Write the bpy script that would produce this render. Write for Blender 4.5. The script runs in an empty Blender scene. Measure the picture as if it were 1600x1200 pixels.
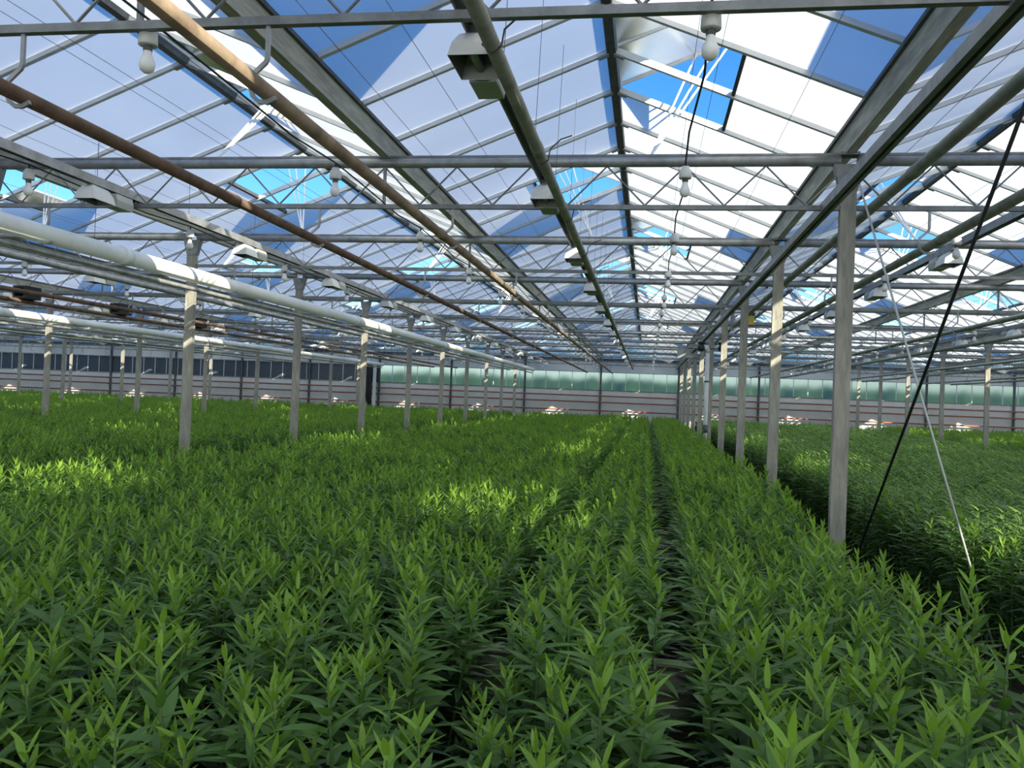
import bpy, math, random
from mathutils import Matrix, Vector, Euler
random.seed(7)
R_ = math.radians
scene = bpy.context.scene
COL = scene.collection
H = 1.5                                    # eye height above the soil

# ------------------------------------------------------------------ camera
FPX, YAW, PITCH, ROLL = 1329.2, .1578, .0141, -.0389
fw = Vector((-math.sin(YAW)*math.cos(PITCH), math.cos(YAW)*math.cos(PITCH), math.sin(PITCH)))
rt = Vector((math.cos(YAW), math.sin(YAW), 0)); dn = fw.cross(rt)
cr, sr = math.cos(ROLL), math.sin(ROLL)
AX, AD, AF = rt*cr + dn*sr, dn*cr - rt*sr, fw
cam = bpy.data.cameras.new('camera'); cam.sensor_width = 36; cam.lens = FPX*36/1600; cam.clip_start = .02; cam.clip_end = 400
co = bpy.data.objects.new('camera', cam); COL.objects.link(co)
M = Matrix.Identity(4)
for i in range(3):
    M[i][0], M[i][1], M[i][2] = AX[i], -AD[i], -AF[i]
M[2][3] = H
co.matrix_world = M; scene.camera = co
def px(x, y, z):
    v = Vector((x, y, z - H)); d = v.dot(AF)
    if d < .05: return None
    return 800 + FPX*v.dot(AX)/d, 600 + FPX*v.dot(AD)/d, d

# ------------------------------------------------------------------ light
SUN_TO = Vector((1.43, -1.88, 1.0)).normalized()
w = bpy.data.worlds.new('world'); scene.world = w; w.use_nodes = True
nt = w.node_tree; nt.nodes.clear()
sky = nt.nodes.new('ShaderNodeTexSky'); sky.sky_type = 'NISHITA'; sky.sun_disc = False
sky.sun_elevation = math.asin(SUN_TO.z); sky.sun_rotation = math.atan2(SUN_TO.x, SUN_TO.y)
sky.altitude = 100; sky.air_density = 1.0; sky.dust_density = .4; sky.ozone_density = 4.5
bg = nt.nodes.new('ShaderNodeBackground'); bg.inputs['Strength'].default_value = .255
hsv = nt.nodes.new('ShaderNodeHueSaturation'); hsv.inputs['Saturation'].default_value = 1.25; hsv.inputs['Hue'].default_value = .505
ow = nt.nodes.new('ShaderNodeOutputWorld')
nt.links.new(sky.outputs[0], hsv.inputs['Color']); nt.links.new(hsv.outputs[0], bg.inputs[0]); nt.links.new(bg.outputs[0], ow.inputs[0])
sl = bpy.data.lights.new('sun', 'SUN'); sl.energy = 9.4; sl.color = (1, .93, .74); sl.angle = R_(.53)
so = bpy.data.objects.new('sun', sl); COL.objects.link(so)
so.rotation_euler = SUN_TO.to_track_quat('Z', 'Y').to_euler(); so.location = (30, -40, 40)
vs = scene.view_settings
scene.display_settings.display_device = 'sRGB'
vs.view_transform = 'Standard'; vs.look = 'None'; vs.gamma = 1; vs.use_curve_mapping = False; vs.exposure = 0.0

# ------------------------------------------------------------------ materials
MATS = {}
def mat(name, col, rough=.6, metal=0, var=.0, scale=8, bump=0, spec=.5, col2=None, coord='Object', randv=0, stretch=None):
    m = bpy.data.materials.new(name); m.use_nodes = True; n = m.node_tree.nodes; l = m.node_tree.links
    b = n['Principled BSDF']
    b.inputs['Roughness'].default_value = rough; b.inputs['Metallic'].default_value = metal
    b.inputs['Specular IOR Level'].default_value = spec
    b.inputs['Base Color'].default_value = (*col, 1)
    if var or col2 or bump:
        tc = n.new('ShaderNodeTexCoord'); src = tc.outputs[coord]
        if stretch:
            mp = n.new('ShaderNodeMapping'); mp.inputs['Scale'].default_value = stretch; l.new(src, mp.inputs[0]); src = mp.outputs[0]
        ns = n.new('ShaderNodeTexNoise'); ns.inputs['Scale'].default_value = scale; ns.inputs['Detail'].default_value = 5; ns.inputs['Roughness'].default_value = .65
        l.new(src, ns.inputs['Vector'])
        rp = n.new('ShaderNodeValToRGB'); rp.color_ramp.elements[0].position = .35; rp.color_ramp.elements[1].position = .68
        c2 = col2 or tuple(min(1, c*(1+var)) for c in col); c1 = col if col2 else tuple(c*(1-var) for c in col)
        rp.color_ramp.elements[0].color = (*c1, 1); rp.color_ramp.elements[1].color = (*c2, 1)
        l.new(ns.outputs['Fac'], rp.inputs[0]); l.new(rp.outputs[0], b.inputs['Base Color'])
        if bump:
            bp = n.new('ShaderNodeBump'); bp.inputs['Strength'].default_value = bump; bp.inputs['Distance'].default_value = .02
            l.new(ns.outputs['Fac'], bp.inputs['Height']); l.new(bp.outputs[0], b.inputs['Normal'])
    MATS[name] = m; return m
mat('galvanized', (.33, .34, .34), .42, .4, .25, 9, .05)
mat('galvanized_dull', (.22, .23, .23), .5, .4, .25, 9, .05)
mat('bar_aluminium', (.70, .71, .71), .45, .1, .08, 6)
mat('ridge_dark', (.10, .105, .11), .6, .2, .3, 12)
mat('gutter_metal', (.50, .49, .44), .55, .1, .3, 5, .05, stretch=(6, .6, 6))
mat('post', (.33, .315, .265), .75, 0, .28, 7, .15, stretch=(3, 3, .5))
mat('post_white', (.62, .63, .60), .5, 0, .1, 5)
mat('rust', (.095, .058, .040), .75, .1, .35, 9, .15, col2=(.20, .125, .085))
mat('rust_pale', (.17, .12, .085), .7, .1, .35, 7, .15, col2=(.34, .26, .18))
mat('wall_rust', (.30, .12, .08), .7, .1, .25, 6)
mat('pipe_green', (.25, .265, .22), .5, .3, .25, 7, .08)
mat('duct', (.88, .90, .87), .45, 0, .06, 3)
mat('lamp_white', (.76, .76, .72), .45, 0, .05, 6)
mat('lamp_inside', (.20, .21, .21), .4, .5)
mat('ballast', (.50, .52, .46), .55, 0, .08, 6)
mat('black', (.015, .015, .017), .6)
mat('yellow', (.55, .36, .05), .6, 0, .2, 8)
mat('socket', (.62, .62, .58), .5, 0, .05, 8)
mat('bulb_glass', (.82, .82, .79), .25)
mat('rod_white', (.82, .82, .80), .5)
mat('wire', (.10, .10, .10), .5, .5)
mat('wire_light', (.55, .56, .54), .5, .3)
mat('wire_black', (.012, .014, .014), .6)
mat('soil', (.018, .014, .010), .95, 0, .4, 14, .8, col2=(.05, .038, .026))
mat('wood', (.30, .26, .21), .8, 0, .25, 6, .1, stretch=(1, 8, 8))
mat('grass', (.09, .17, .03), .9, 0, .4, 3)
mat('hedge', (.04, .09, .02), .9, 0, .6, 2)
mat('wall_panel', (.66, .66, .63), .6, 0, .06, 2)
mat('bulb_clear', (.55, .58, .6), .1)

def glass_mats():
    m = bpy.data.materials.new('whitewashed_glass'); m.use_nodes = True; n = m.node_tree.nodes; l = m.node_tree.links
    n.remove(n['Principled BSDF']); out = n['Material Output']
    tc = n.new('ShaderNodeTexCoord'); gi = n.new('ShaderNodeNewGeometry')
    ns = n.new('ShaderNodeTexNoise'); ns.inputs['Scale'].default_value = .9; ns.inputs['Detail'].default_value = 6; ns.inputs['Roughness'].default_value = .6
    l.new(gi.outputs['Position'], ns.inputs['Vector'])
    rp = n.new('ShaderNodeValToRGB'); rp.color_ramp.elements[0].position = .25; rp.color_ramp.elements[1].position = .75
    rp.color_ramp.elements[0].color = (.78, .80, .80, 1); rp.color_ramp.elements[1].color = (.88, .90, .90, 1)
    l.new(ns.outputs['Fac'], rp.inputs[0])
    t = n.new('ShaderNodeBsdfTranslucent'); d = n.new('ShaderNodeBsdfDiffuse'); d.inputs[0].default_value = (.85, .85, .83, 1)
    l.new(rp.outputs[0], t.inputs[0])
    x = n.new('ShaderNodeMixShader'); x.inputs[0].default_value = .12
    l.new(t.outputs[0], x.inputs[1]); l.new(d.outputs[0], x.inputs[2])
    g = n.new('ShaderNodeBsdfGlossy'); g.inputs['Roughness'].default_value = .25
    fr = n.new('ShaderNodeFresnel'); fr.inputs[0].default_value = 1.25
    y = n.new('ShaderNodeMixShader'); l.new(fr.outputs[0], y.inputs[0]); l.new(x.outputs[0], y.inputs[1]); l.new(g.outputs[0], y.inputs[2])
    l.new(y.outputs[0], out.inputs[0]); MATS['glass_white'] = m
    m = bpy.data.materials.new('frosted_wall_glass'); m.use_nodes = True; n = m.node_tree.nodes; l = m.node_tree.links
    n.remove(n['Principled BSDF']); out = n['Material Output']
    r = n.new('ShaderNodeBsdfRefraction'); r.inputs['IOR'].default_value = 1.03; r.inputs['Roughness'].default_value = .5; r.inputs[0].default_value = (.78, .80, .79, 1)
    d = n.new('ShaderNodeBsdfTranslucent'); d.inputs[0].default_value = (.6, .66, .62, 1)
    x = n.new('ShaderNodeMixShader'); x.inputs[0].default_value = .2
    l.new(r.outputs[0], x.inputs[1]); l.new(d.outputs[0], x.inputs[2]); l.new(x.outputs[0], out.inputs[0]); MATS['glass_frost'] = m
    m = mat('glass_dark', (.06, .075, .10), .3, 0, .2, 2); MATS['glass_dark'] = m
glass_mats()

def leafmat(name, c, tr, fac=.28):
    m = bpy.data.materials.new(name); m.use_nodes = True; n = m.node_tree.nodes; l = m.node_tree.links
    b = n['Principled BSDF']; b.inputs['Roughness'].default_value = .48; b.inputs['Specular IOR Level'].default_value = .35
    oi = n.new('ShaderNodeObjectInfo'); hs = n.new('ShaderNodeHueSaturation'); hs.inputs['Color'].default_value = (*c, 1)
    mr = n.new('ShaderNodeMapRange'); mr.inputs['To Min'].default_value = .8; mr.inputs['To Max'].default_value = 1.22
    l.new(oi.outputs['Random'], mr.inputs[0]); l.new(mr.outputs[0], hs.inputs['Value'])
    l.new(hs.outputs[0], b.inputs['Base Color'])
    t = n.new('ShaderNodeBsdfTranslucent'); t.inputs[0].default_value = (*tr, 1)
    x = n.new('ShaderNodeMixShader'); x.inputs[0].default_value = fac
    l.new(b.outputs[0], x.inputs[1]); l.new(t.outputs[0], x.inputs[2]); l.new(x.outputs[0], n['Material Output'].inputs[0]); MATS[name] = m
leafmat('leaf_old', (.045, .100, .034), (.07, .18, .03))
leafmat('leaf_mid', (.088, .190, .036), (.13, .29, .03))
leafmat('leaf_new', (.175, .315, .036), (.27, .48, .04))
leafmat('leaf_pale', (.12, .23, .045), (.18, .36, .04))
leafmat('stem_green', (.10, .17, .05), (.12, .2, .05), .1)
mat('petal', (.75, .60, .04), .6)

# ------------------------------------------------------------------ mesh builder
class MB:
    def __init__(s): s.v, s.f, s.mi, s.mats = [], [], [], []
    def _m(s, m):
        if m not in s.mats: s.mats.append(m)
        return s.mats.index(m)
    def add(s, vs_, fs, m, mtx=None):
        o = len(s.v); k = s._m(m)
        for p in vs_:
            p = Vector(p); s.v.append(tuple(mtx @ p) if mtx else tuple(p))
        for f in fs: s.f.append(tuple(o+i for i in f)); s.mi.append(k)
        return s
    def box(s, x0, x1, y0, y1, z0, z1, m, mtx=None):
        v = [(x, y, z) for x in (x0, x1) for y in (y0, y1) for z in (z0, z1)]
        return s.add(v, [(0, 1, 3, 2), (4, 6, 7, 5), (0, 4, 5, 1), (2, 3, 7, 6), (0, 2, 6, 4), (1, 5, 7, 3)], m, mtx)
    def tube(s, pts, r, m, n=8, cap=True):
        P = [Vector(p) for p in pts]; rs = r if isinstance(r, (list, tuple)) else [r]*len(P)
        vs_, fs = [], []; prev = None
        for i, p in enumerate(P):
            t = (P[min(i+1, len(P)-1)] - P[max(i-1, 0)]).normalized()
            u = prev if prev else (Vector((0, 0, 1)) if abs(t.z) < .9 else Vector((1, 0, 0)))
            u = (u - t*u.dot(t)).normalized(); prev = u; b = t.cross(u)
            for k in range(n):
                a = 2*math.pi*(k+.5)/n; vs_.append(p + (u*math.cos(a) + b*math.sin(a))*rs[i])
        for i in range(len(P)-1):
            for k in range(n):
                k2 = (k+1) % n; fs.append((i*n+k, i*n+k2, (i+1)*n+k2, (i+1)*n+k))
        if cap: fs.append(tuple(range(n))[::-1]); fs.append(tuple((len(P)-1)*n+k for k in range(n)))
        return s.add(vs_, fs, m)
    def prism(s, prof, y0, y1, m, mtx=None):            # profile in xz, swept along y
        n = len(prof); v = [(x, y0, z) for x, z in prof] + [(x, y1, z) for x, z in prof]
        f = [tuple(range(n)), tuple(range(2*n-1, n-1, -1))] + [(i, n+i, n+(i+1) % n, (i+1) % n) for i in range(n)]
        return s.add(v, f, m, mtx)
    def lathe(s, prof, m, n=14, mtx=None):               # (r, z)
        v, f = [], []
        for r, z in prof:
            for k in range(n): v.append((r*math.cos(2*math.pi*k/n), r*math.sin(2*math.pi*k/n), z))
        for i in range(len(prof)-1):
            for k in range(n): f.append((i*n+k, i*n+(k+1) % n, (i+1)*n+(k+1) % n, (i+1)*n+k))
        return s.add(v, f, m, mtx)
    def mesh(s, name, smooth=False):
        me = bpy.data.meshes.new(name); me.from_pydata(s.v, [], s.f)
        for m in s.mats: me.materials.append(MATS[m])
        if len(s.mats) > 1: me.polygons.foreach_set('material_index', s.mi)
        if smooth: me.polygons.foreach_set('use_smooth', [True]*len(me.polygons))
        me.update(); return me
def ob(name, data, parent=None, loc=None, mtx=None):
    o = bpy.data.objects.new(name, data); COL.objects.link(o)
    if parent: o.parent = parent
    if loc is not None: o.location = loc
    if mtx is not None: o.matrix_basis = mtx
    return o
def tag(o, label, cat, group=None):
    o['label'] = label; o['category'] = cat
    if group: o['group'] = group
    return o
def struct(o, label=None, cat=None):
    o['kind'] = 'structure'
    if label: o['label'] = label
    if cat: o['category'] = cat
    return o
ORD = ['zeroth', 'first', 'second', 'third', 'fourth', 'fifth', 'sixth', 'seventh', 'eighth', 'ninth', 'tenth', 'eleventh', 'twelfth', 'thirteenth', 'fourteenth', 'fifteenth', 'sixteenth', 'seventeenth', 'eighteenth', 'nineteenth', 'twentieth']
def far(n): return 'nearest the far wall' if n == 1 else ORD[n] + ' from far wall'
def bay(j):
    if j == 0: return 'bay above the soil gap'
    if j == -1: return 'bay above the rusty pipes'
    if j > 0: return '%s bay past guy wires' % ORD[j]
    return '%s bay past near duct' % ORD[-j-1]

# ------------------------------------------------------------------ dimensions
CX, BW, Y0, S = 1.27, 3.2, 2.91, 3.0
ZT, ZB = H+1.65, H+1.335                 # truss chords
ZR, ZE = H+2.45, H+1.81                  # ridge, eaves
XR = CX - BW/2                           # ridge of the central bay
YF, YN = 35.7, -7.6                      # far and back wall
JS = range(-10, 7)
XL, XRT = CX + BW*(JS[0]-1), CX + BW*JS[-1]
PIT = math.atan2(ZR-ZE, BW/2)
SLOPE = math.hypot(BW/2, ZR-ZE)
PW = .75
BARS0 = Y0 - 14*PW                       # glazing bars sit on the truss lines
NB = int((YF-BARS0)/PW)

# ------------------------------------------------------------------ floor, outside ground, walls
fl = ob('floor', MB().box(XL, XRT, YN, YF, -.3, 0, 'soil').mesh('floor')); struct(fl, 'dark brown soil floor of the greenhouse', 'floor')
gr = ob('ground', MB().box(-150, 150, -120, 180, -.6, -.31, 'grass').mesh('ground')); struct(gr, 'green grass field outside the greenhouse', 'ground')
mb = MB(); rnd = random.Random(3)
for i in range(170):
    x = -60 + i*.62; hh = 2.75 + rnd.random()*.3
    mb.lathe([(.05, hh), (.6, hh-.3), (1.0, hh*.6), (.9, .3), (.6, -.32)], 'hedge', 9, Matrix.Translation((x, 56+rnd.random(), 0)))
hd = ob('hedge', mb.mesh('hedge', True)); tag(hd, 'long dark green hedge outside beyond the far wall glass', 'hedge'); hd['kind'] = 'stuff'

wf = ob('wall_far', MB().box(XL, XRT, YF, YF+.06, -.3, H+.38, 'wall_panel').box(XL, XRT, YF, YF+.06, H+1.14, H+1.62, 'wall_panel').mesh('wall_far'))
struct(wf, 'white panelled far end wall with a band of frosted panes', 'wall')
wpm = {}
for key in ('glass_frost', 'glass_dark'):
    wpm[key] = MB().box(-.27, .27, -.003, .003, 0, .72, key).mesh('pane')
mull = MB().box(-.012, .012, -.02, .02, 0, .76, 'bar_aluminium').mesh('mullion')
n = int((XRT-XL)/.56)
for i in range(n):
    x = XL + .28 + i*.56
    ob('pane', wpm['glass_dark' if x < -11.7 else 'glass_frost'], wf, (x, YF+.03, H+.40))
    ob('mullion', mull, wf, (x+.28, YF+.02, H+.38))
ob('sill', MB().box(XL, XRT, YF-.02, YF+.05, H+.365, H+.40, 'galvanized_dull').mesh('sill'), wf)
ob('head_beam', MB().box(XL, XRT, YF-.06, YF+.05, H+1.60, H+1.72, 'ridge_dark').mesh('head_beam'), wf)
ob('ledge', MB().box(XL, XRT, YF-.03, YF, H+1.12, H+1.15, 'galvanized').mesh('ledge'), wf)
wp = MB().box(-.04, .04, -.06, 0, 0, H+1.62, 'ridge_dark').mesh('wall_post')
for j in range(JS[0]-1, JS[-1]+1): ob('wall_post', wp, wf, (CX+BW*j, YF, 0))
gab = MB().add([(-BW/2, 0, ZE-.10), (BW/2, 0, ZE-.10), (BW/2, 0, ZE), (0, 0, ZR), (-BW/2, 0, ZE)], [(0, 1, 2, 3, 4)], 'glass_white').mesh('gable_pane')
for j in JS: ob('gable_pane', gab, wf, (XR+BW*j, YF, 0))
for nm, y in (('wall_back', YN),):
    o = ob(nm, MB().add([(XL, y, -.3), (XRT, y, -.3), (XRT, y, ZE), (XL, y, ZE)], [(0, 1, 2, 3)], 'glass_white').mesh(nm)); struct(o, 'whitewashed end wall behind the flower beds', 'wall')
    for j in JS: ob('gable_pane', gab, o, (XR+BW*j, y, 0))
for nm, x in (('wall_left', XL), ('wall_right', XRT)):
    o = ob(nm, MB().add([(x, YN, -.3), (x, YF, -.3), (x, YF, ZE), (x, YN, ZE)], [(0, 1, 2, 3)], 'glass_white').mesh(nm)); struct(o, 'whitewashed glass side wall of the greenhouse', 'wall')
    mb = MB()
    for k in range(15): mb.box(x-.03, x+.03, YN+.5+k*3-.03, YN+.5+k*3+.03, 0, ZE, 'galvanized_dull')
    ob('wall_frame', mb.mesh('wall_frame'), o)
for z, lb in ((H+.14, 'upper'), (H-.12, 'middle'), (H-.47, 'lowest')):
    o = ob('heating_pipe', MB().tube([(XL+.1, YF-.22, z), (XRT-.1, YF-.22, z)], .032, 'wall_rust').mesh('heating_pipe', True))
    tag(o, '%s of three rust red heating pipes running along the far wall' % lb, 'pipe', 'heating pipes on the far wall')
    brk = MB().box(-.015, .015, -.23, -.062, -.05, -.03, 'galvanized_dull').mesh('pipe_bracket')
    for j in range(JS[0], JS[-1]): ob('pipe_bracket', brk, o, (CX+BW*j, YF, z))

# ------------------------------------------------------------------ roof
pane_full = {}
for s in (-1, 1):
    def P(u, y, s=s): return (s*u*math.cos(PIT), y, ZR - u*math.sin(PIT))
    pane_full[s] = MB().add([P(.03, 0), P(SLOPE-.02, 0), P(SLOPE-.02, PW), P(.03, PW)], [(0, 1, 2, 3) if s < 0 else (3, 2, 1, 0)], 'glass_white').mesh('pane')
UH = .905                                # slope length of a vent opening
for s in (-1, 1):
    def P(u, y, s=s): return (s*u*math.cos(PIT), y, ZR - u*math.sin(PIT))
    pane_full[s*2] = MB().add([P(UH, 0), P(SLOPE-.02, 0), P(SLOPE-.02, PW), P(UH, PW)], [(0, 1, 2, 3) if s < 0 else (3, 2, 1, 0)], 'glass_white').mesh('pane')
def bar_mb(s, mb=None, mtx=None):
    mb = mb or MB(); a = PIT*s
    m = Matrix.Translation((0, 0, ZR)) @ Matrix.Rotation(a, 4, 'Y')
    x0, x1 = (.03, SLOPE-.01) if s > 0 else (-SLOPE+.01, -.03)
    m = mtx @ m if mtx else m
    a0, a1 = (.035, .11) if s > 0 else (-.11, -.035); mb.box(a0, a1, -.024, .024, -.046, -.033, 'galvanized', m)
    mb.box(x0, x1, -.017, .017, -.035, -.004, 'bar_aluminium', m); mb.box(x0, x1, -.006, .006, -.004, .014, 'bar_aluminium', m)
    return mb
barm = {s: bar_mb(s).mesh('glazing_bar') for s in (-1, 1)}
hdr = {}
for s in (-1, 1):
    m = Matrix.Translation((0, 0, ZR)) @ Matrix.Rotation(PIT*s, 4, 'Y')
    hdr[s] = MB().box(s*UH-.012, s*UH+.012, 0, 2*PW, -.025, .02, 'ridge_dark', m).mesh('vent_header')
def isvent(i, s):     # opening spans bars i,i+1 ; truss lines are at i = 14 + 4k
    q = (i - 14 - 4 + 1) % 8
    if i - ((q % 4) if (q % 4) < 2 else 0) >= NB-1: return False
    # 0,1 around the truss k=1,3,5..
    return q in (0, 1) if s > 0 else (q - 4) % 8 in (0, 1)
def vstart(i, s):
    q = (i - 14 - 4 + 1) % 8
    return q == 0 if s > 0 else q == 4
VENTS = []
for j in JS:
    xr = XR + BW*j
    c = ob('ceiling', None, None, (xr, 0, 0)); struct(c, 'pitched whitewashed glass roof of ' + bay(j), 'roof')
    ob('ridge_beam', MB().prism([(-.03, ZR-.05), (.03, ZR-.05), (.04, ZR-.01), (.015, ZR+.02), (-.015, ZR+.02), (-.04, ZR-.01)], YN, YF, 'ridge_dark').mesh('ridge_beam'), c)
    sp, sb = MB(), MB()
    for i in range(-3, NB+1):
        y = BARS0 + i*PW
        if y < YN - .3: continue
        near = -5 <= j <= 3 and 1.0 < y < 17
        for s in (-1, 1):
            if near: ob('glazing_bar', barm[s], c, (0, y, 0))
            else: bar_mb(s, sb, Matrix.Translation((0, y, 0)))
            if i == NB: continue
            v = isvent(i, s); me = pane_full[2*s if v else s]
            if near: ob('pane', me, c, (0, y, 0))
            else: sp.add([p.co for p in me.vertices], [tuple(f.vertices) for f in me.polygons], 'glass_white', Matrix.Translation((0, y, 0)))
            if vstart(i, s) and i < NB-1:
                ob('vent_header', hdr[s], c, (0, y, 0)); VENTS.append((j, s, y))
    o = ob('pane', sp.mesh('far_panes'), c); o['kind'] = 'stuff'
    o = ob('glazing_bar', sb.mesh('far_bars'), c); o['kind'] = 'stuff'

# open vents: hinged at the ridge
OPEN = R_(20.7)
def make_vent(s):
    L = .92; parts = {}
    def Q(u, y, dz=0): return (s*(u*math.cos(OPEN) - dz*math.sin(OPEN)), y, u*math.sin(OPEN) + dz*math.cos(OPEN))
    m = Matrix.Rotation(-OPEN*s, 4, 'Y')
    f = MB()
    def bx(u0, u1, y0, y1):
        a, b = (u0, u1) if s > 0 else (-u1, -u0); f.box(a, b, y0, y1, -.012, .016, 'bar_aluminium', m)
    bx(.02, L, 0, .03); bx(.02, L, 2*PW-.03, 2*PW); bx(L-.03, L, 0, 2*PW); bx(.0, .04, 0, 2*PW)
    g = MB().box(*( (.02, L) if s > 0 else (-L, -.02)), PW-.012, PW+.012, -.01, .014, 'bar_aluminium', m)
    p = MB().add([Q(.03, .03), Q(L-.03, .03), Q(L-.03, PW-.01), Q(.03, PW-.01)], [(0, 1, 2, 3)], 'glass_white')
    parts['vent_frame'] = f.mesh('vent_frame'); parts['vent_bar'] = g.mesh('vent_bar'); parts['pane'] = p.mesh('pane')
    rods = []
    for (u, yy) in ((L, 2*PW-.02), (L*.86, 2*PW-.03), (L*.70, 2*PW-.04)):
        e = Vector(Q(u, yy, -.01)); b = Vector((s*.30, PW, ZT+.05-ZR))
        rods.append(MB().tube([b, e], .008, 'rod_white', 6).mesh('push_rod'))
    parts['rods'] = rods
    return parts
VP = {1: make_vent(1), -1: make_vent(-1)}
VFAR = {}
for s in (1, -1):
    mb = MB()
    for key in ('vent_frame', 'vent_bar', 'pane'):
        me = VP[s][key]
        for dy in ((0, PW) if key == 'pane' else (0,)):
            for mi, mname in enumerate([mm.name for mm in me.materials]):
                nm = [k for k, v in MATS.items() if v.name == mname][0]
                mb.add([v.co for v in me.vertices], [tuple(f.vertices) for f in me.polygons], nm, Matrix.Translation((0, dy, 0)))
    VFAR[s] = mb.mesh('roof_vent')
cnt = {}
for j, s, y in sorted(VENTS, key=lambda t: (t[0], t[1], -t[2])):
    cnt[(j, s)] = cnt.get((j, s), 0) + 1
    lab = 'open roof vent on %s slope, %s, %s' % ('sunny' if s > 0 else 'shaded', bay(j), far(cnt[(j, s)]))
    loc = (XR+BW*j, y, ZR)
    if -3 <= j <= 3 and 0 < y < 20:
        r = ob('roof_vent', None, None, loc)
        vf = ob('vent_frame', VP[s]['vent_frame'], r); ob('vent_bar', VP[s]['vent_bar'], vf)
        ob('pane', VP[s]['pane'], r); ob('pane', VP[s]['pane'], r, (0, PW-.02, 0))
        for me in VP[s]['rods']: ob('push_rod', me, r)
    else: r = ob('roof_vent', VFAR[s], None, loc)
    tag(r, lab, 'roof vent', 'open roof vents')

# gutters
gm = MB().prism([(-.032, 0), (.032, 0), (.036, .015), (.076, .11), (.066, .11), (.03, .02), (-.03, .02), (-.066, .11), (-.076, .11), (-.036, .015)], YN, YF, 'gutter_metal').mesh('roof_gutter')
lip = MB().box(-.092, -.07, YN, YF, .10, .125, 'ridge_dark').box(.07, .092, YN, YF, .10, .125, 'ridge_dark').mesh('gutter_lip')
for i in range(JS[0]-1, JS[-1]+1):
    g = ob('roof_gutter', gm, None, (CX+BW*i, 0, H+1.69)); ob('gutter_lip', lip, g)
    nm = 'on the guy wired post row' if i == 0 else ('on truss stubs over the rusty pipe pair' if i == -1 else ('on the post row beside the near duct' if i == -2 else ('beyond the %s' % bay(i) if i > 0 else 'beyond the %s' % bay(i+1))))
    tag(g, 'long weathered metal roof gutter resting ' + nm, 'gutter', 'roof gutters')

# ------------------------------------------------------------------ posts and trusses
pm = MB().box(-.05, .05, -.03, .03, -.02, ZT-.03, 'post').mesh('post')
cap = MB().prism([(-.055, ZT-.20), (.055, ZT-.20), (.10, ZT-.03), (-.10, ZT-.03)], -.035, .035, 'galvanized_dull').mesh('head_bracket')
stub = MB().box(-.045, .045, -.03, .03, ZT+.03, H+1.69, 'galvanized_dull').box(-.06, .06, -.05, .05, H+1.68, H+1.70, 'galvanized_dull').mesh('gutter_stub')
foot = MB().box(-.09, .09, -.09, .09, -.02, .10, 'post').mesh('footing')
ROWN = {0: 'the guy wired row', -1: 'the near duct row', -2: 'the distant duct row', 1: 'first row past guy wires', 2: 'second row past guy wires', -3: 'first row past distant duct', -4: 'second row past distant duct', -5: 'third row past distant duct'}
SPAN = {0: 'from near duct to guy wires', -1: 'from near duct to distant duct', 1: 'in first span past guy wires', 2: 'in second span past guy wires', -2: 'in first span past distant duct', -3: 'in second span past distant duct', -4: 'in third span past distant duct', -5: 'in fourth span past distant duct'}
KS = list(range(0, 11))
bolts = MB().tube([(.052, 0, 0), (.06, 0, 0)], .008, 'galvanized', 6).mesh('bolt')
for m_ in range(-5, 3):
    for k in KS:
        x, y = CX+6.4*m_, Y0+S*k
        p = px(x, y, 1.2)
        if not p or not -250 < p[0] < 1850: continue
        r = ob('support_post', None, None, (x, y, 0))
        for nm, me in (('post', pm), ('head_bracket', cap), ('gutter_stub', stub), ('footing', foot)): ob(nm, me, r)
        tag(r, 'grey square post in %s, %s' % (ROWN[m_], far(11-k)), 'post', 'support posts')
hz = ZB - ZT
tc_ = MB().tube([(.055, 0, 0), (6.345, 0, 0)], .036, 'galvanized', 12).mesh('top_chord', True)
tf_ = MB().box(.055, 6.345, -.012, .012, .035, .05, 'galvanized_dull').mesh('cable_strip')
bc_ = MB().box(.05, 6.35, -.016, .016, hz-.018, hz+.014, 'galvanized_dull').mesh('bottom_chord')
dg = 6.4/12
dia = {}
for s in (0, 1):
    a, b = ((0, -.03), (dg/2, hz+.014)) if s == 0 else ((dg/2, hz+.014), (dg, -.03))
    dia[s] = MB().tube([(a[0], 0, a[1]), (b[0], 0, b[1])], .0065, 'galvanized_dull', 5).mesh('diagonal')
lat = MB()
for q in range(12):
    for s in (0, 1):
        for v in (dia[s],): lat.add([p.co for p in v.vertices], [tuple(f.vertices) for f in v.polygons], 'galvanized_dull', Matrix.Translation((q*dg, 0, 0)))
lat = lat.mesh('lattice')
mid = MB().box(3.19, 3.21, -.01, .01, hz, 0, 'galvanized_dull').mesh('centre_strut')
mst = MB().box(3.155, 3.245, -.03, .03, .03, H+1.69-ZT, 'galvanized_dull').mesh('gutter_stub')
def strip(pts, w, t):
    mb = MB(); P = [Vector((p[0], 0, p[1])) for p in pts]; vs_, fs = [], []
    for i, p in enumerate(P):
        d = (P[min(i+1, len(P)-1)] - P[max(i-1, 0)]).normalized(); nrm = Vector((-d.z, 0, d.x))*t/2
        for q, yy in ((nrm, -w/2), (nrm, w/2), (-nrm, w/2), (-nrm, -w/2)): vs_.append(p + q + Vector((0, yy, 0)))
    for i in range(len(P)-1):
        for q in range(4): fs.append((i*4+q, i*4+(q+1) % 4, i*4+4+(q+1) % 4, i*4+4+q))
    fs += [(3, 2, 1, 0), tuple(len(vs_)-4+q for q in range(4))]
    return mb.add(vs_, fs, 'galvanized')
hook = strip([(.005, 0), (.005, -.125), (0, -.14), (-.05, -.185), (-.055, -.20), (-.055, -.235), (-.045, -.265), (-.02, -.285), (.012, -.287), (.045, -.272)], .012, .016).mesh('pipe_hook')
DUCTX = (-4.64, -11.04)
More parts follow.
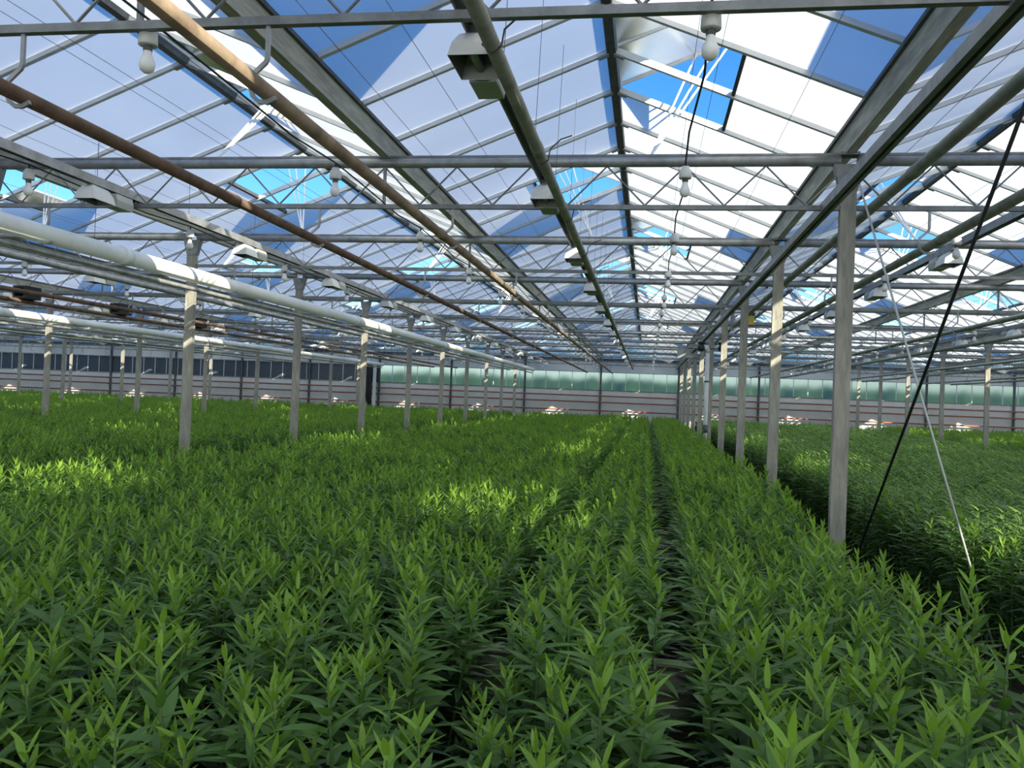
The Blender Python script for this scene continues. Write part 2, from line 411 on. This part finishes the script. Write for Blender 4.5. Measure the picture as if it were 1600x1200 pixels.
for m_ in range(-5, 3):
    for k in range(0, 11):
        x, y = CX+6.4*(m_-1), Y0+S*k
        pa, pb = px(x, y, ZB), px(x+6.4, y, ZB)
        vis = (pa and pa[0] < 1750) and (pb and pb[0] > -150) if pa and pb else True
        if not vis: continue
        t = ob('lattice_truss', None, None, (x, y, ZT))
        for nm, me in (('top_chord', tc_), ('cable_strip', tf_), ('bottom_chord', bc_), ('centre_strut', mid), ('gutter_stub', mst)): ob(nm, me, t)
        if k <= 3 and -2 <= m_ <= 1:
            for q in range(12):
                ob('diagonal', dia[0], t, (q*dg, 0, 0)); ob('diagonal', dia[1], t, (q*dg, 0, 0))
        else:
            o = ob('diagonal', lat, t); o['kind'] = 'stuff'
        for b_ in (0, 1):
            for hx in (-2.42, -1.42):
                X = hx + 3.2*(2*m_ - b_)
                if x < X < x+6.4: ob('pipe_hook', hook, t, (X-x, 0, hz-.01))
                X2 = X + 3.2
        tag(t, 'grey lattice truss %s, %s' % (SPAN[m_], far(11-k)), 'truss', 'lattice trusses')

# ------------------------------------------------------------------ pipes, rails, ducts
ZP = H + 1.08
def ypipe(x, z, r, m, label, cat='pipe', group='overhead pipes', y0=-2.0, y1=None, name='heating_pipe', n=12, joints=None):
    y1 = y1 or YF-1.2
    o = ob(name, MB().tube([(0, y0, 0), (0, y1, 0)], r, m, n).mesh(name, True), None, (x, 0, z))
    if joints:
        sl_ = MB().tube([(0, -.06, 0), (0, .06, 0)], r*1.14, m, n).mesh('coupling', True)
        for y in joints: ob('coupling', sl_, o, (0, y, 0))
    return tag(o, label, cat, group)
RUSTY = {(-1, 0): 'rust', (-1, 1): 'rust_pale', (-3, 0): 'rust', (-3, 1): 'rust', (-2, 0): 'galvanized', (-4, 1): 'galvanized'}
for j in range(-5, 4):
    for q, hx in enumerate((-2.42, -1.42)):
        X = hx + 3.2*(j+1)
        if any(abs(X-d) < .3 for d in DUCTX) or (j, q) == (0, 0): continue
        mm = RUSTY.get((j, q), 'pipe_green')
        cn = {'rust': 'rusty brown', 'rust_pale': 'pale rusty', 'galvanized': 'grey metal', 'pipe_green': 'grey green'}[mm]
        nx = 'ridge side of' if q == 0 else 'gutter side of'
        ypipe(X, ZP, .03, mm, '%s overhead pipe on hooks, %s %s' % (cn, nx, bay(j)), joints=[4.6+q, 10.5+q, 16.5+q, 22.5])
c = ypipe(-.60, H+1.27, .03, 'pipe_green', 'grey green pipe on wire hangers beside the central lamp rail', y0=-2, joints=[4.3, 10.3, 16.3, 22.3])
hg = MB().tube([(0, 0, -.035), (.036, 0, -.01), (.045, 0, .05), (.10, 0, .10), (.16, 0, .12)], .004, 'wire', 5).tube([(-.036, 0, .0), (0, 0, -.036), (.036, 0, -.01)], .004, 'wire', 5).mesh('pipe_clip')
hw = MB().tube([(0, 0, 0), (.02, 0, .86)], .0018, 'wire', 4, False).mesh('hanger_wire')
for i in range(22):
    ob('pipe_clip', hg, c, (0, 3.0+1.47*i, 0))
    ob('hanger_wire', hw, c, (.0, 2.3+.95*i, .03))
ypipe(1.13, H+1.33, .03, 'galvanized_dull', 'dark grey twin rail along the guy wired post row', cat='rail', group=None, name='twin_rail')
o = [x for x in bpy.data.objects if x.name == 'twin_rail'][0]
o.data = MB().box(-.035, -.006, -2, YF-1.2, -.03, .03, 'galvanized_dull').box(.012, .035, -2, YF-1.2, -.03, .02, 'galvanized_dull').box(-.03, .03, -2, YF-1.2, -.005, .005, 'ridge_dark').mesh('twin_rail')
ypipe(1.43, H+1.34, .033, 'pipe_green', 'grey green pipe clipped along the guy wired post row', joints=[5.0, 11.0, 17.0])
for X, nm in zip(DUCTX, ('near', 'distant')):
    d = ypipe(X, H+1.11, .073, 'duct', 'thick %s pale grey plastic air duct along the posts' % nm, 'air duct', 'air ducts', y0=1.0, name='air_duct', n=20, joints=[6.9, 13.0, 19.0, 25.0])
    st = MB().tube([(0, 0, .07), (0, 0, 1.05)], .0022, 'wire', 4, False).mesh('hanger_wire')
    for i in range(14): ob('hanger_wire', st, d, (0, 3.6+1.45*i, 0))
    ypipe(X-.02, H+.975, .022, 'galvanized', 'slim grey pipe slung under the %s white air duct' % nm, group='slim pipes under ducts', name='slim_pipe')
ypipe(-.49, .31, .026, 'rust', 'low rusty heating pipe between the lily rows', group=None, y0=.6, y1=30)
st = MB().box(-.012, .012, -.012, .012, -.31, -.02, 'rust').mesh('pipe_support')
o = [x for x in bpy.data.objects if x.get('label') == 'low rusty heating pipe between the lily rows'][0]
for i in range(9): ob('pipe_support', st, o, (0, 1.8+3.3*i, 0))

rail_m = MB().box(-.028, .028, -2, YF-1.3, .022, .03, 'galvanized').box(-.028, -.02, -2, YF-1.3, -.03, .03, 'galvanized').box(.02, .028, -2, YF-1.3, -.03, .03, 'galvanized').mesh('lamp_rail')
# grow lamp: reflector hood, tube, ballast
def lamp_parts():
    hood = MB(); t = [(-.045, -.05), (.045, -.05), (.045, .05), (-.045, .05)]
    def ring(w, l, z): return [(-w, -l, z), (w, -l, z), (w, l, z), (-w, l, z)]
    R4 = [ring(.078, .125, -.115), ring(.066, .11, -.06), ring(.045, .085, -.02), ring(.02, .06, -.005)]
    vs_ = sum(R4, []); fs = []
    for i in range(3):
        for q in range(4): fs.append((i*4+q, i*4+(q+1) % 4, i*4+4+(q+1) % 4, i*4+4+q))
    fs.append((12, 13, 14, 15)); hood.add(vs_, fs, 'lamp_white')
    ins = MB(); I4 = [ring(.075, .122, -.114), ring(.062, .106, -.062), ring(.042, .08, -.024)]
    vs_ = sum(I4, []); fs = []
    for i in range(2):
        for q in range(4): fs.append((i*4+q, i*4+4+q, i*4+4+(q+1) % 4, i*4+(q+1) % 4))
    fs.append((8, 11, 10, 9)); ins.add(vs_, fs, 'lamp_inside')
    tube = MB().tube([(0, .10, -.075), (0, -.03, -.075), (0, -.06, -.075), (0, -.072, -.075)], [.019, .019, .014, .004], 'bulb_clear', 10)
    neck = MB().box(-.03, .03, .118, .17, -.10, -.045, 'black')
    bal = MB().prism([(-.055, -.11), (.055, -.11), (.062, -.06), (.05, -.015), (-.05, -.015), (-.062, -.06)], .165, .36, 'ballast')
    clip = MB().box(-.02, .02, -.05, -.02, -.01, .03, 'galvanized').box(-.02, .02, .25, .28, -.02, .03, 'galvanized')
    plug = MB().tube([(.01, .36, -.07), (.01, .40, -.075), (.0, .43, -.03), (0, .47, .01)], .011, 'black', 6)
    return [('reflector', hood.mesh('reflector')), ('reflector_lining', ins.mesh('reflector_lining')), ('lamp_tube', tube.mesh('lamp_tube', True)), ('neck', neck.mesh('neck')), ('ballast', bal.mesh('ballast')), ('rail_clip', clip.mesh('rail_clip')), ('plug', plug.mesh('plug', True))]
LP = lamp_parts()
for j in range(-5, 4):
    X = -.70 + 3.2*j
    r = ob('lamp_rail', rail_m, None, (X, 0, H+1.40)); tag(r, 'galvanized lamp rail running through the ' + bay(j), 'rail', 'lamp rails')
    ys = [3.18 + 2.27*i for i in range(14)]
    for i, y in enumerate(ys):
        p = px(X, y, H+1.3)
        if not p or not -120 < p[0] < 1720: continue
        l = ob('grow_lamp', None, None, (X, y, H+1.40-.03))
        made = {}
        for nm, me in (LP if p[2] < 22 else LP[:1] + LP[4:5]):
            made[nm] = ob(nm, me, made.get({'reflector_lining': 'reflector', 'lamp_tube': 'reflector', 'plug': 'ballast'}.get(nm), l))
        tag(l, 'white hooded grow lamp in %s, %s' % (bay(j), far(14-i)), 'lamp', 'grow lamps')

# bare bulbs on black cables
sk = MB().lathe([(.0, .045), (.022, .045), (.024, .03), (.034, .025), (.036, -.02), (.034, -.024), (.0, -.024)], 'socket', 16).mesh('socket', True)
col_ = MB().lathe([(.017, -.024), (.017, -.045)], 'ridge_dark', 12).mesh('bulb_collar')
bl = MB().lathe([(.015, -.042), (.017, -.06), (.028, -.085), (.03, -.10), (.025, -.118), (.012, -.128), (0, -.13)], 'bulb_glass', 16).mesh('bulb', True)
hk = MB().tube([(.0, 0, .045), (.0, 0, .075)], .006, 'wire_black', 6).mesh('cable_tail')
CAB = {-.0: .17}
for q, (X, nm) in enumerate(((.17, 'above the soil gap'), (-1.92, 'under the gutter of the rusty pipe bay'), (-4.0, 'beside the near white duct'), (2.28, 'just past the guy wires'), (5.2, 'deep past the guy wires'), (-7.2, 'deep past the near duct'))):
    ys = [2.95 + 1.97*i for i in range(16)]
    pts = []
    for i, y in enumerate(ys):
        pts.append((0, y, .075))
        if i < 15: pts += [(.015, y+.6, .052), (-.01, y+1.35, .05)]
    cb = ob('power_cable', MB().tube([(0, -1, .09)] + pts, .0055, 'wire_black', 5).mesh('power_cable', True), None, (X, 0, H+1.30))
    tag(cb, 'black power cable carrying bare bulbs ' + nm, 'cable', 'power cables')
    for i, y in enumerate(ys):
        p = px(X, y, H+1.3)
        if not p or not -60 < p[0] < 1660: continue
        b = ob('bare_bulb', None, None, (X, y, H+1.30))
        sk_ = ob('socket', sk, b); ob('bulb', bl, b); ob('bulb_collar', col_, sk_); ob('cable_tail', hk, sk_)
        tag(b, 'bare white bulb %s, %s' % (nm, far(16-i)), 'light bulb', 'bare bulbs')

# thin screen wires under the roof
wm = MB().tube([(0, -1, 0), (0, YF-1.2, 0)], .0016, 'wire', 4, False).mesh('support_wire')
for j in range(-3, 3):
    for q, dx in enumerate((-1.25, -.85, -.45, .5, .62, 1.1)):
        o = ob('support_wire', wm, None, (XR+BW*j+dx, 0, ZT+.045))
        tag(o, 'thin dark screen wire stretched above trusses of ' + bay(j), 'wire', 'screen wires of ' + bay(j))

# guy wires at the aisle post
def wire(a, b, r, m, label):
    a, b = Vector(a), Vector(b)
    o = ob('guy_wire', MB().tube([a-b, (0, 0, 0)], r, m, 8).mesh('guy_wire', True), None, b)
    ob('anchor', MB().tube([(0, 0, -.1), (0, 0, .06)], .012, 'galvanized_dull', 8).mesh('anchor'), o)
    tag(o, label, 'wire', 'guy wires')
wire((1.30, 5.88, H+1.60), (2.03, 5.16, 0), .007, 'wire_light', 'light grey guy wire slanting from the post head to the soil')
wire((1.40, 2.93, H+2.0-.25), (1.69, 7.50, 0), .009, 'wire_black', 'black guy cable slanting across the light grey guy wire')

# ------------------------------------------------------------------ odd fittings
def thing(name, loc, label, cat, parts, group=None):
    r = ob(name, None, None, loc)
    for nm, mb, sm in parts: ob(nm, mb.mesh(nm, sm), r)
    return tag(r, label, cat, group)
for i, (x, y) in enumerate(((-8.80, 10.9), (-8.80, 13.1), (-8.80, 15.6))):
    thing('circulation_fan', (x, y, ZP+.03), 'black box fan sitting on the rusty pipe, %s from the near duct end' % ORD[i+1], 'fan', [
        ('fan_housing', MB().box(-.10, .10, -.16, .16, .0, .03, 'black').box(-.10, .10, -.16, .16, .15, .18, 'black').box(-.10, -.07, -.16, .16, .03, .15, 'black').box(.07, .10, -.16, .16, .03, .15, 'black'), False),
        ('fan_blade', MB().box(-.06, .06, -.01, .01, .07, .10, 'galvanized_dull').box(-.012, .012, -.01, .01, .03, .15, 'galvanized_dull'), False),
        ('motor', MB().tube([(0, -.08, .09), (0, .08, .09)], .03, 'black', 10), True)], 'circulation fans')
thing('drain_pipe', (1.10, 16.4, 0), 'white plastic standpipe rising in the guy wired aisle', 'pipe', [
    ('pipe', MB().tube([(0, 0, .0), (0, 0, H+.98)], .04, 'post_white', 12), True), ('elbow', MB().tube([(0, 0, H+.96), (0, 0, H+1.02), (-.06, 0, H+1.06), (-.16, 0, H+1.06)], .044, 'post_white', 12), True),
    ('sleeve', MB().tube([(0, 0, .95), (0, 0, 1.10)], .05, 'ridge_dark', 12), True), ('coupling', MB().tube([(0, 0, H+.40), (0, 0, H+.43)], .046, 'ridge_dark', 12), True)])
thing('drive_motor', (1.66, 14.9, H+1.36), 'yellow vent drive motor with black lid near the guy wired posts', 'motor', [
    ('body', MB().box(-.085, .085, -.08, .08, 0, .16, 'yellow').tube([(-.085, 0, .08), (-.13, 0, .08)], .05, 'black', 10), False), ('lid', MB().box(-.095, .095, -.09, .09, .16, .20, 'black'), False), ('mount', MB().box(-.30, -.24, -.02, .02, -.1, .26, 'galvanized_dull').box(-.30, .09, -.02, .02, .20, .22, 'galvanized_dull'), False)])
for i, x in enumerate((.98, 1.36)):
    thing('irrigation_valve', (x, 16.4, H+1.06), 'black irrigation valve %s the white standpipe' % ('before' if i == 0 else 'behind'), 'valve', [
        ('body', MB().lathe([(.03, -.08), (.07, -.05), (.075, .0), (.05, .04), (.05, .06), (.07, .07), (.07, .10), (0, .11)], 'black', 10), True), ('pipe_stub', MB().tube([(-.24, 0, -.02), (.13, 0, -.02)], .02, 'galvanized_dull', 8), True)], 'irrigation valves')
thing('control_panel', (.95, 22.5, H+1.18), 'flat grey control panel hung near the guy wired posts', 'panel', [('panel', MB().box(-.22, .30, -.03, .03, 0, .22, 'galvanized'), False), ('panel_rail', MB().box(-.24, .32, -.04, .04, -.03, 0, 'galvanized_dull'), False)])
mb = MB(); zt, zb = H+1.22, H-.95
N = 14; vs_, fs = [], []
for a in range(N+1):
    t = a/N
    for b in range(13):
        u = b/12; z = zt + (zb-zt)*u
        xl = -12.45 + .62*min(1, u*1.15)**1.4; xx = xl + (-11.70-xl)*t
        vs_.append((xx, 35.2 + .05*math.sin(t*22), z))
for a in range(N):
    for b in range(12): fs.append((a*13+b, (a+1)*13+b, (a+1)*13+b+1, a*13+b+1))
mb.add(vs_, fs, 'black')
cu = ob('shade_curtain', None, None, (0, 0, 0)); ob('cloth', mb.mesh('cloth', True), cu); ob('curtain_rod', MB().tube([(-12.6, 35.2, zt+.01), (-11.55, 35.2, zt+.01)], .02, 'galvanized_dull').mesh('curtain_rod'), cu)
ob('curtain_post', MB().box(-11.65, -11.53, 35.15, 35.25, 0, H+1.6, 'post_white').mesh('curtain_post'), cu)
tag(cu, 'black shade curtain gathered beside a pale post at the far wall', 'curtain')

# boards across the beds
brd = MB().box(-1.55, 1.02, -.012, .012, .40, .50, 'wood').mesh('board')
top = MB().box(-1.55, 1.02, -.03, .015, .498, .515, 'wood').mesh('top_batten')
stk = MB().box(-.02, .02, .012, .045, -.05, .48, 'wood').mesh('stake')
for i in range(6):
    b = ob('bed_board', None, None, (0, 3.32+3.28*i, 0)); ob('board', brd, b); ob('top_batten', top, b)
    low = ob('board', brd, b, (0, .02, -.11))
    for x in (-1.4, -.2, .32, .9): ob('stake', stk, b, (x, 0, 0))
    tag(b, 'weathered wooden board on edge across the soil gap, %s' % far(6-i), 'board', 'bed boards')

# ------------------------------------------------------------------ lilies
def leaf_mesh(mname, arch, wid, fold, N=6, tipc=0):
    vs_, fs = [], []
    for i in range(N+1):
        t = i/N; a = arch*t*t
        w_ = wid*(math.sin(math.pi*min(1, t*.92+.08)**.75)**.85)*(1 if t < .999 else 0) + (.02 if i == 0 else 0)
        x = t - .22*arch*arch*t*t*t; z = -a*.55
        vs_ += [(x, -w_, z+fold*w_), (x, 0, z), (x, w_, z+fold*w_)]
    for i in range(N):
        for q in (0, 1): fs.append((i*3+q, i*3+q+1, i*3+4+q, i*3+3+q))
    return MB().add(vs_, fs, mname)
def spec(variant, rnd):
    out = []; h = .80
    n = 50 if variant < 5 else 36
    pale = variant >= 5
    for i in range(n):
        t = i/(n-1); z = .12 + (h-.12)*(t**.74); az = i*2.39996 + rnd.uniform(-.25, .25)
        if not pale:
            L = (.080 + .05*math.sin(math.pi*min(1, t*1.15)))*rnd.uniform(.85, 1.18)
            if t > .78: L *= 1 - 1.4*(t-.78)
            el = R_(0 + 34*t + (24*(t-.8)/.2 if t > .8 else 0)) + rnd.uniform(-.3, .3)
            kind = ('leaf_new' if t > .84 else 'leaf_mid' if t > .5 else 'leaf_old', rnd.choice((0, 1, 1)) if t < .80 else rnd.choice((2, 2, 1)))
        else:
            L = (.10 + .06*math.sin(math.pi*min(1, t*1.1)))*rnd.uniform(.85, 1.15)
            if t > .85: L *= .8
            el = R_(14 + 34*t) + rnd.uniform(-.15, .15)
            kind = ('leaf_new' if t > .93 else 'leaf_pale' if t > .45 else 'leaf_mid', 3)
        out.append((kind, Matrix.Translation((.004*math.cos(az), .004*math.sin(az), z)) @ Matrix.Rotation(az, 4, 'Z') @ Matrix.Rotation(-el, 4, 'Y') @ Matrix.Rotation(rnd.uniform(-.25, .25), 4, 'X') @ Matrix.Diagonal((L, L, L, 1))))
    return out
LM = {}
for nm in ('leaf_old', 'leaf_mid', 'leaf_new', 'leaf_pale'):
    for kd, (ar, wd, fo) in enumerate(((.50, .122, .35), (.18, .128, .3), (-.10, .105, .5), (.85, .090, .3))):
        b = leaf_mesh(nm, ar, wd, fo); LM[(nm, kd)] = (b, b.mesh('leaf', True))
stem_mb = lambda: MB().tube([(0, 0, -.02), (.004, 0, .3), (-.003, .003, .6), (0, 0, .79)], [.0055, .005, .004, .002], 'stem_green', 6)
stem_me = stem_mb().mesh('stem', True)
VARS = []
for v in range(8):
    sp_ = spec(v, random.Random(50+v))
    low, tip, full = MB(), MB(), stem_mb()
    for i, (kd, mx) in enumerate(sp_):
        b = LM[kd][0]; tgt = tip if i > len(sp_)*.8 else low
        for q in (tgt, full): q.add(b.v, b.f, kd[0], mx)
    VARS.append(dict(spec=sp_, low=low.mesh('foliage', True), tip=tip.mesh('shoot_tip', True), full=full.mesh('lily', True)))
rnd = random.Random(11)
pts = []
def clear(x, y=9):
    u = ((x - 1.13) % 6.4)            # walkways beside every post row
    if u < .82: return False
    e = .03 if y < 3.4 else 0
    if .06-e*.6 < x < .222+e: return False
    e = .035 if y < 4.4 else 0
    if -.54-e < x < -.44+e: return False
    return True
ROWX = .112; STEP = .130
x = -34.0
while x < 19.5:
    x += ROWX
    if not clear(x): continue
    y = .95 + rnd.random()*STEP
    while y < 34.9:
        y += STEP*rnd.uniform(.8, 1.2)
        if y > 9 and rnd.random() < .12: continue
        xx, yy = x + rnd.gauss(0, .016), y
        p = px(xx, yy, .8)
        if not p or p[0] < -220 or p[0] > 1820 or p[1] > 1420: continue
        if not clear(xx, yy): continue
        if abs((yy-3.32) % 3.28) < .03: yy += .06
        sc = rnd.gauss(1.0, .075) + .05*math.sin(xx*1.7)*math.sin(yy*.9)
        pale = 2.0 < xx < 7.5
        pts.append((xx, yy, rnd.choice((5, 6, 7)) if pale else rnd.randrange(5), rnd.random()*6.283, sc, p))
vis = [q for q in pts if -30 < q[5][0] < 1630 and 0 < q[5][1] < 1225]
vis.sort(key=lambda q: q[5][2])
indiv = vis[:300]; ids = set(id(q) for q in indiv)
def zone(x):
    if x > 2: return 'leafy lily plant on the bed past the guy wires', 'lilies past the guy wires'
    if x > .2: return 'leafy green lily plant between the soil gap and the walkway', 'lilies between gap and walkway'
    if x > -.43: return 'leafy green lily plant between the low rusty pipe and soil gap', 'lilies between pipe and gap'
    if x > -1.1: return 'leafy green lily plant in the rows next to the low rusty pipe', 'lilies beside the low pipe'
    return 'leafy green lily plant deep in the wide bed under the rusty pipes', 'lilies in the wide bed'
for q, (x, y, v, rz, sc, p) in enumerate(indiv):
    V = VARS[v]
    mx = Matrix.Translation((x, y, 0)) @ Euler((rnd.gauss(0, .07), rnd.gauss(0, .07), rz)).to_matrix().to_4x4() @ Matrix.Diagonal((sc, sc, sc, 1))
    r = ob('lily_plant', None, None, mtx=mx); lb, gp = zone(x); tag(r, lb, 'plant', gp)
    ob('stem', stem_me, r)
    if q < 110:
        for kd, lm in V['spec']: ob('leaf', LM[kd][1], r, mtx=lm)
    else:
        ob('foliage', V['low'], r); ob('shoot_tip', V['tip'], r)
rest = [q for q in pts if id(q) not in ids]
me = bpy.data.meshes.new('lily_field'); me.from_pydata([(q[0], q[1], 0) for q in rest], [], [])
a = me.attributes.new('rot', 'FLOAT_VECTOR', 'POINT'); b = me.attributes.new('scl', 'FLOAT', 'POINT'); c = me.attributes.new('var', 'INT', 'POINT')
for i, q in enumerate(rest):
    a.data[i].vector = (rnd.gauss(0, .06), rnd.gauss(0, .06), q[3]); b.data[i].value = q[4]; c.data[i].value = q[2]
field = ob('lily_field', me); field['kind'] = 'stuff'; tag(field, 'dense green rows of lily plants filling the beds to the far wall', 'plants')
ng = bpy.data.node_groups.new('scatter', 'GeometryNodeTree')
ng.interface.new_socket('Geometry', in_out='INPUT', socket_type='NodeSocketGeometry'); ng.interface.new_socket('Geometry', in_out='OUTPUT', socket_type='NodeSocketGeometry')
N_ = ng.nodes.new; gi, go = N_('NodeGroupInput'), N_('NodeGroupOutput'); ip = N_('GeometryNodeInstanceOnPoints'); jn = N_('GeometryNodeJoinGeometry')
for v in reversed(range(8)):
    po = bpy.data.objects.new('lily_shape', VARS[v]['full'])
    oi = N_('GeometryNodeObjectInfo'); oi.inputs['Object'].default_value = po; oi.inputs['As Instance'].default_value = True
    ng.links.new(oi.outputs['Geometry'], jn.inputs[0])
def attr(nm, t):
    q = N_('GeometryNodeInputNamedAttribute'); q.data_type = t; q.inputs['Name'].default_value = nm; return q.outputs['Attribute']
er = N_('FunctionNodeEulerToRotation')
ng.links.new(attr('rot', 'FLOAT_VECTOR'), er.inputs[0]); ng.links.new(er.outputs[0], ip.inputs['Rotation'])
ng.links.new(attr('scl', 'FLOAT'), ip.inputs['Scale']); ng.links.new(attr('var', 'INT'), ip.inputs['Instance Index'])
ip.inputs['Pick Instance'].default_value = True
ng.links.new(gi.outputs[0], ip.inputs['Points']); ng.links.new(jn.outputs[0], ip.inputs['Instance']); ng.links.new(ip.outputs[0], go.inputs[0])
md = field.modifiers.new('scatter', 'NODES'); md.node_group = ng

# weeds poking out
def weed(x, y, h, label, flowers):
    r = ob('tall_weed', None, None, (x, y, 0)); rn = random.Random(int(x*100))
    st = MB(); lv = MB(); fl_ = MB()
    st.tube([(0, 0, 0), (.01, 0, h*.5), (0, .01, h)], [.008, .006, .003], 'stem_green', 6)
    for i in range(16):
        z = h*(.35+.62*i/16); az = i*2.4; el = R_(40); ln = .12*(1.2-i/20)
        e = Vector((math.cos(az)*ln, math.sin(az)*ln, z+ln*.8)); st.tube([(0, 0, z), e], [.003, .0015], 'stem_green', 4)
        for q in range(6):
            L = .075*rn.uniform(.7, 1.2); b_ = LM[('leaf_new', 1)][0]
            mx = Matrix.Translation(Vector((0, 0, z)).lerp(e, .25+q*.15)) @ Matrix.Rotation(az+(-1)**q*.9, 4, 'Z') @ Matrix.Rotation(-R_(rn.uniform(0, 40)), 4, 'Y') @ Matrix.Diagonal((L, L, L, 1))
            lv.add(b_.v, b_.f, 'leaf_new', mx)
        if flowers and i > 8: fl_.lathe([(0, .012), (.015, .006), (.006, -.008), (0, -.01)], 'petal', 7, Matrix.Translation(e))
    ob('stem', st.mesh('stem', True), r); ob('foliage', lv.mesh('foliage'), r)
    if flowers: ob('flower_heads', fl_.mesh('flower_heads'), r)
    tag(r, label, 'weed')
weed(-2.95, 9.8, 1.22, 'bushy pale green weed standing above the wide lily bed', False)
weed(-.40, 12.4, 1.22, 'branched pale weed rising above the lilies under central lamps', False)
weed(-.68, 12.1, 1.18, 'weed topped with small yellow flowers above the lilies', True)
weed(-1.9, 20.0, 1.16, 'small bushy weed among distant lilies of the wide bed', False)
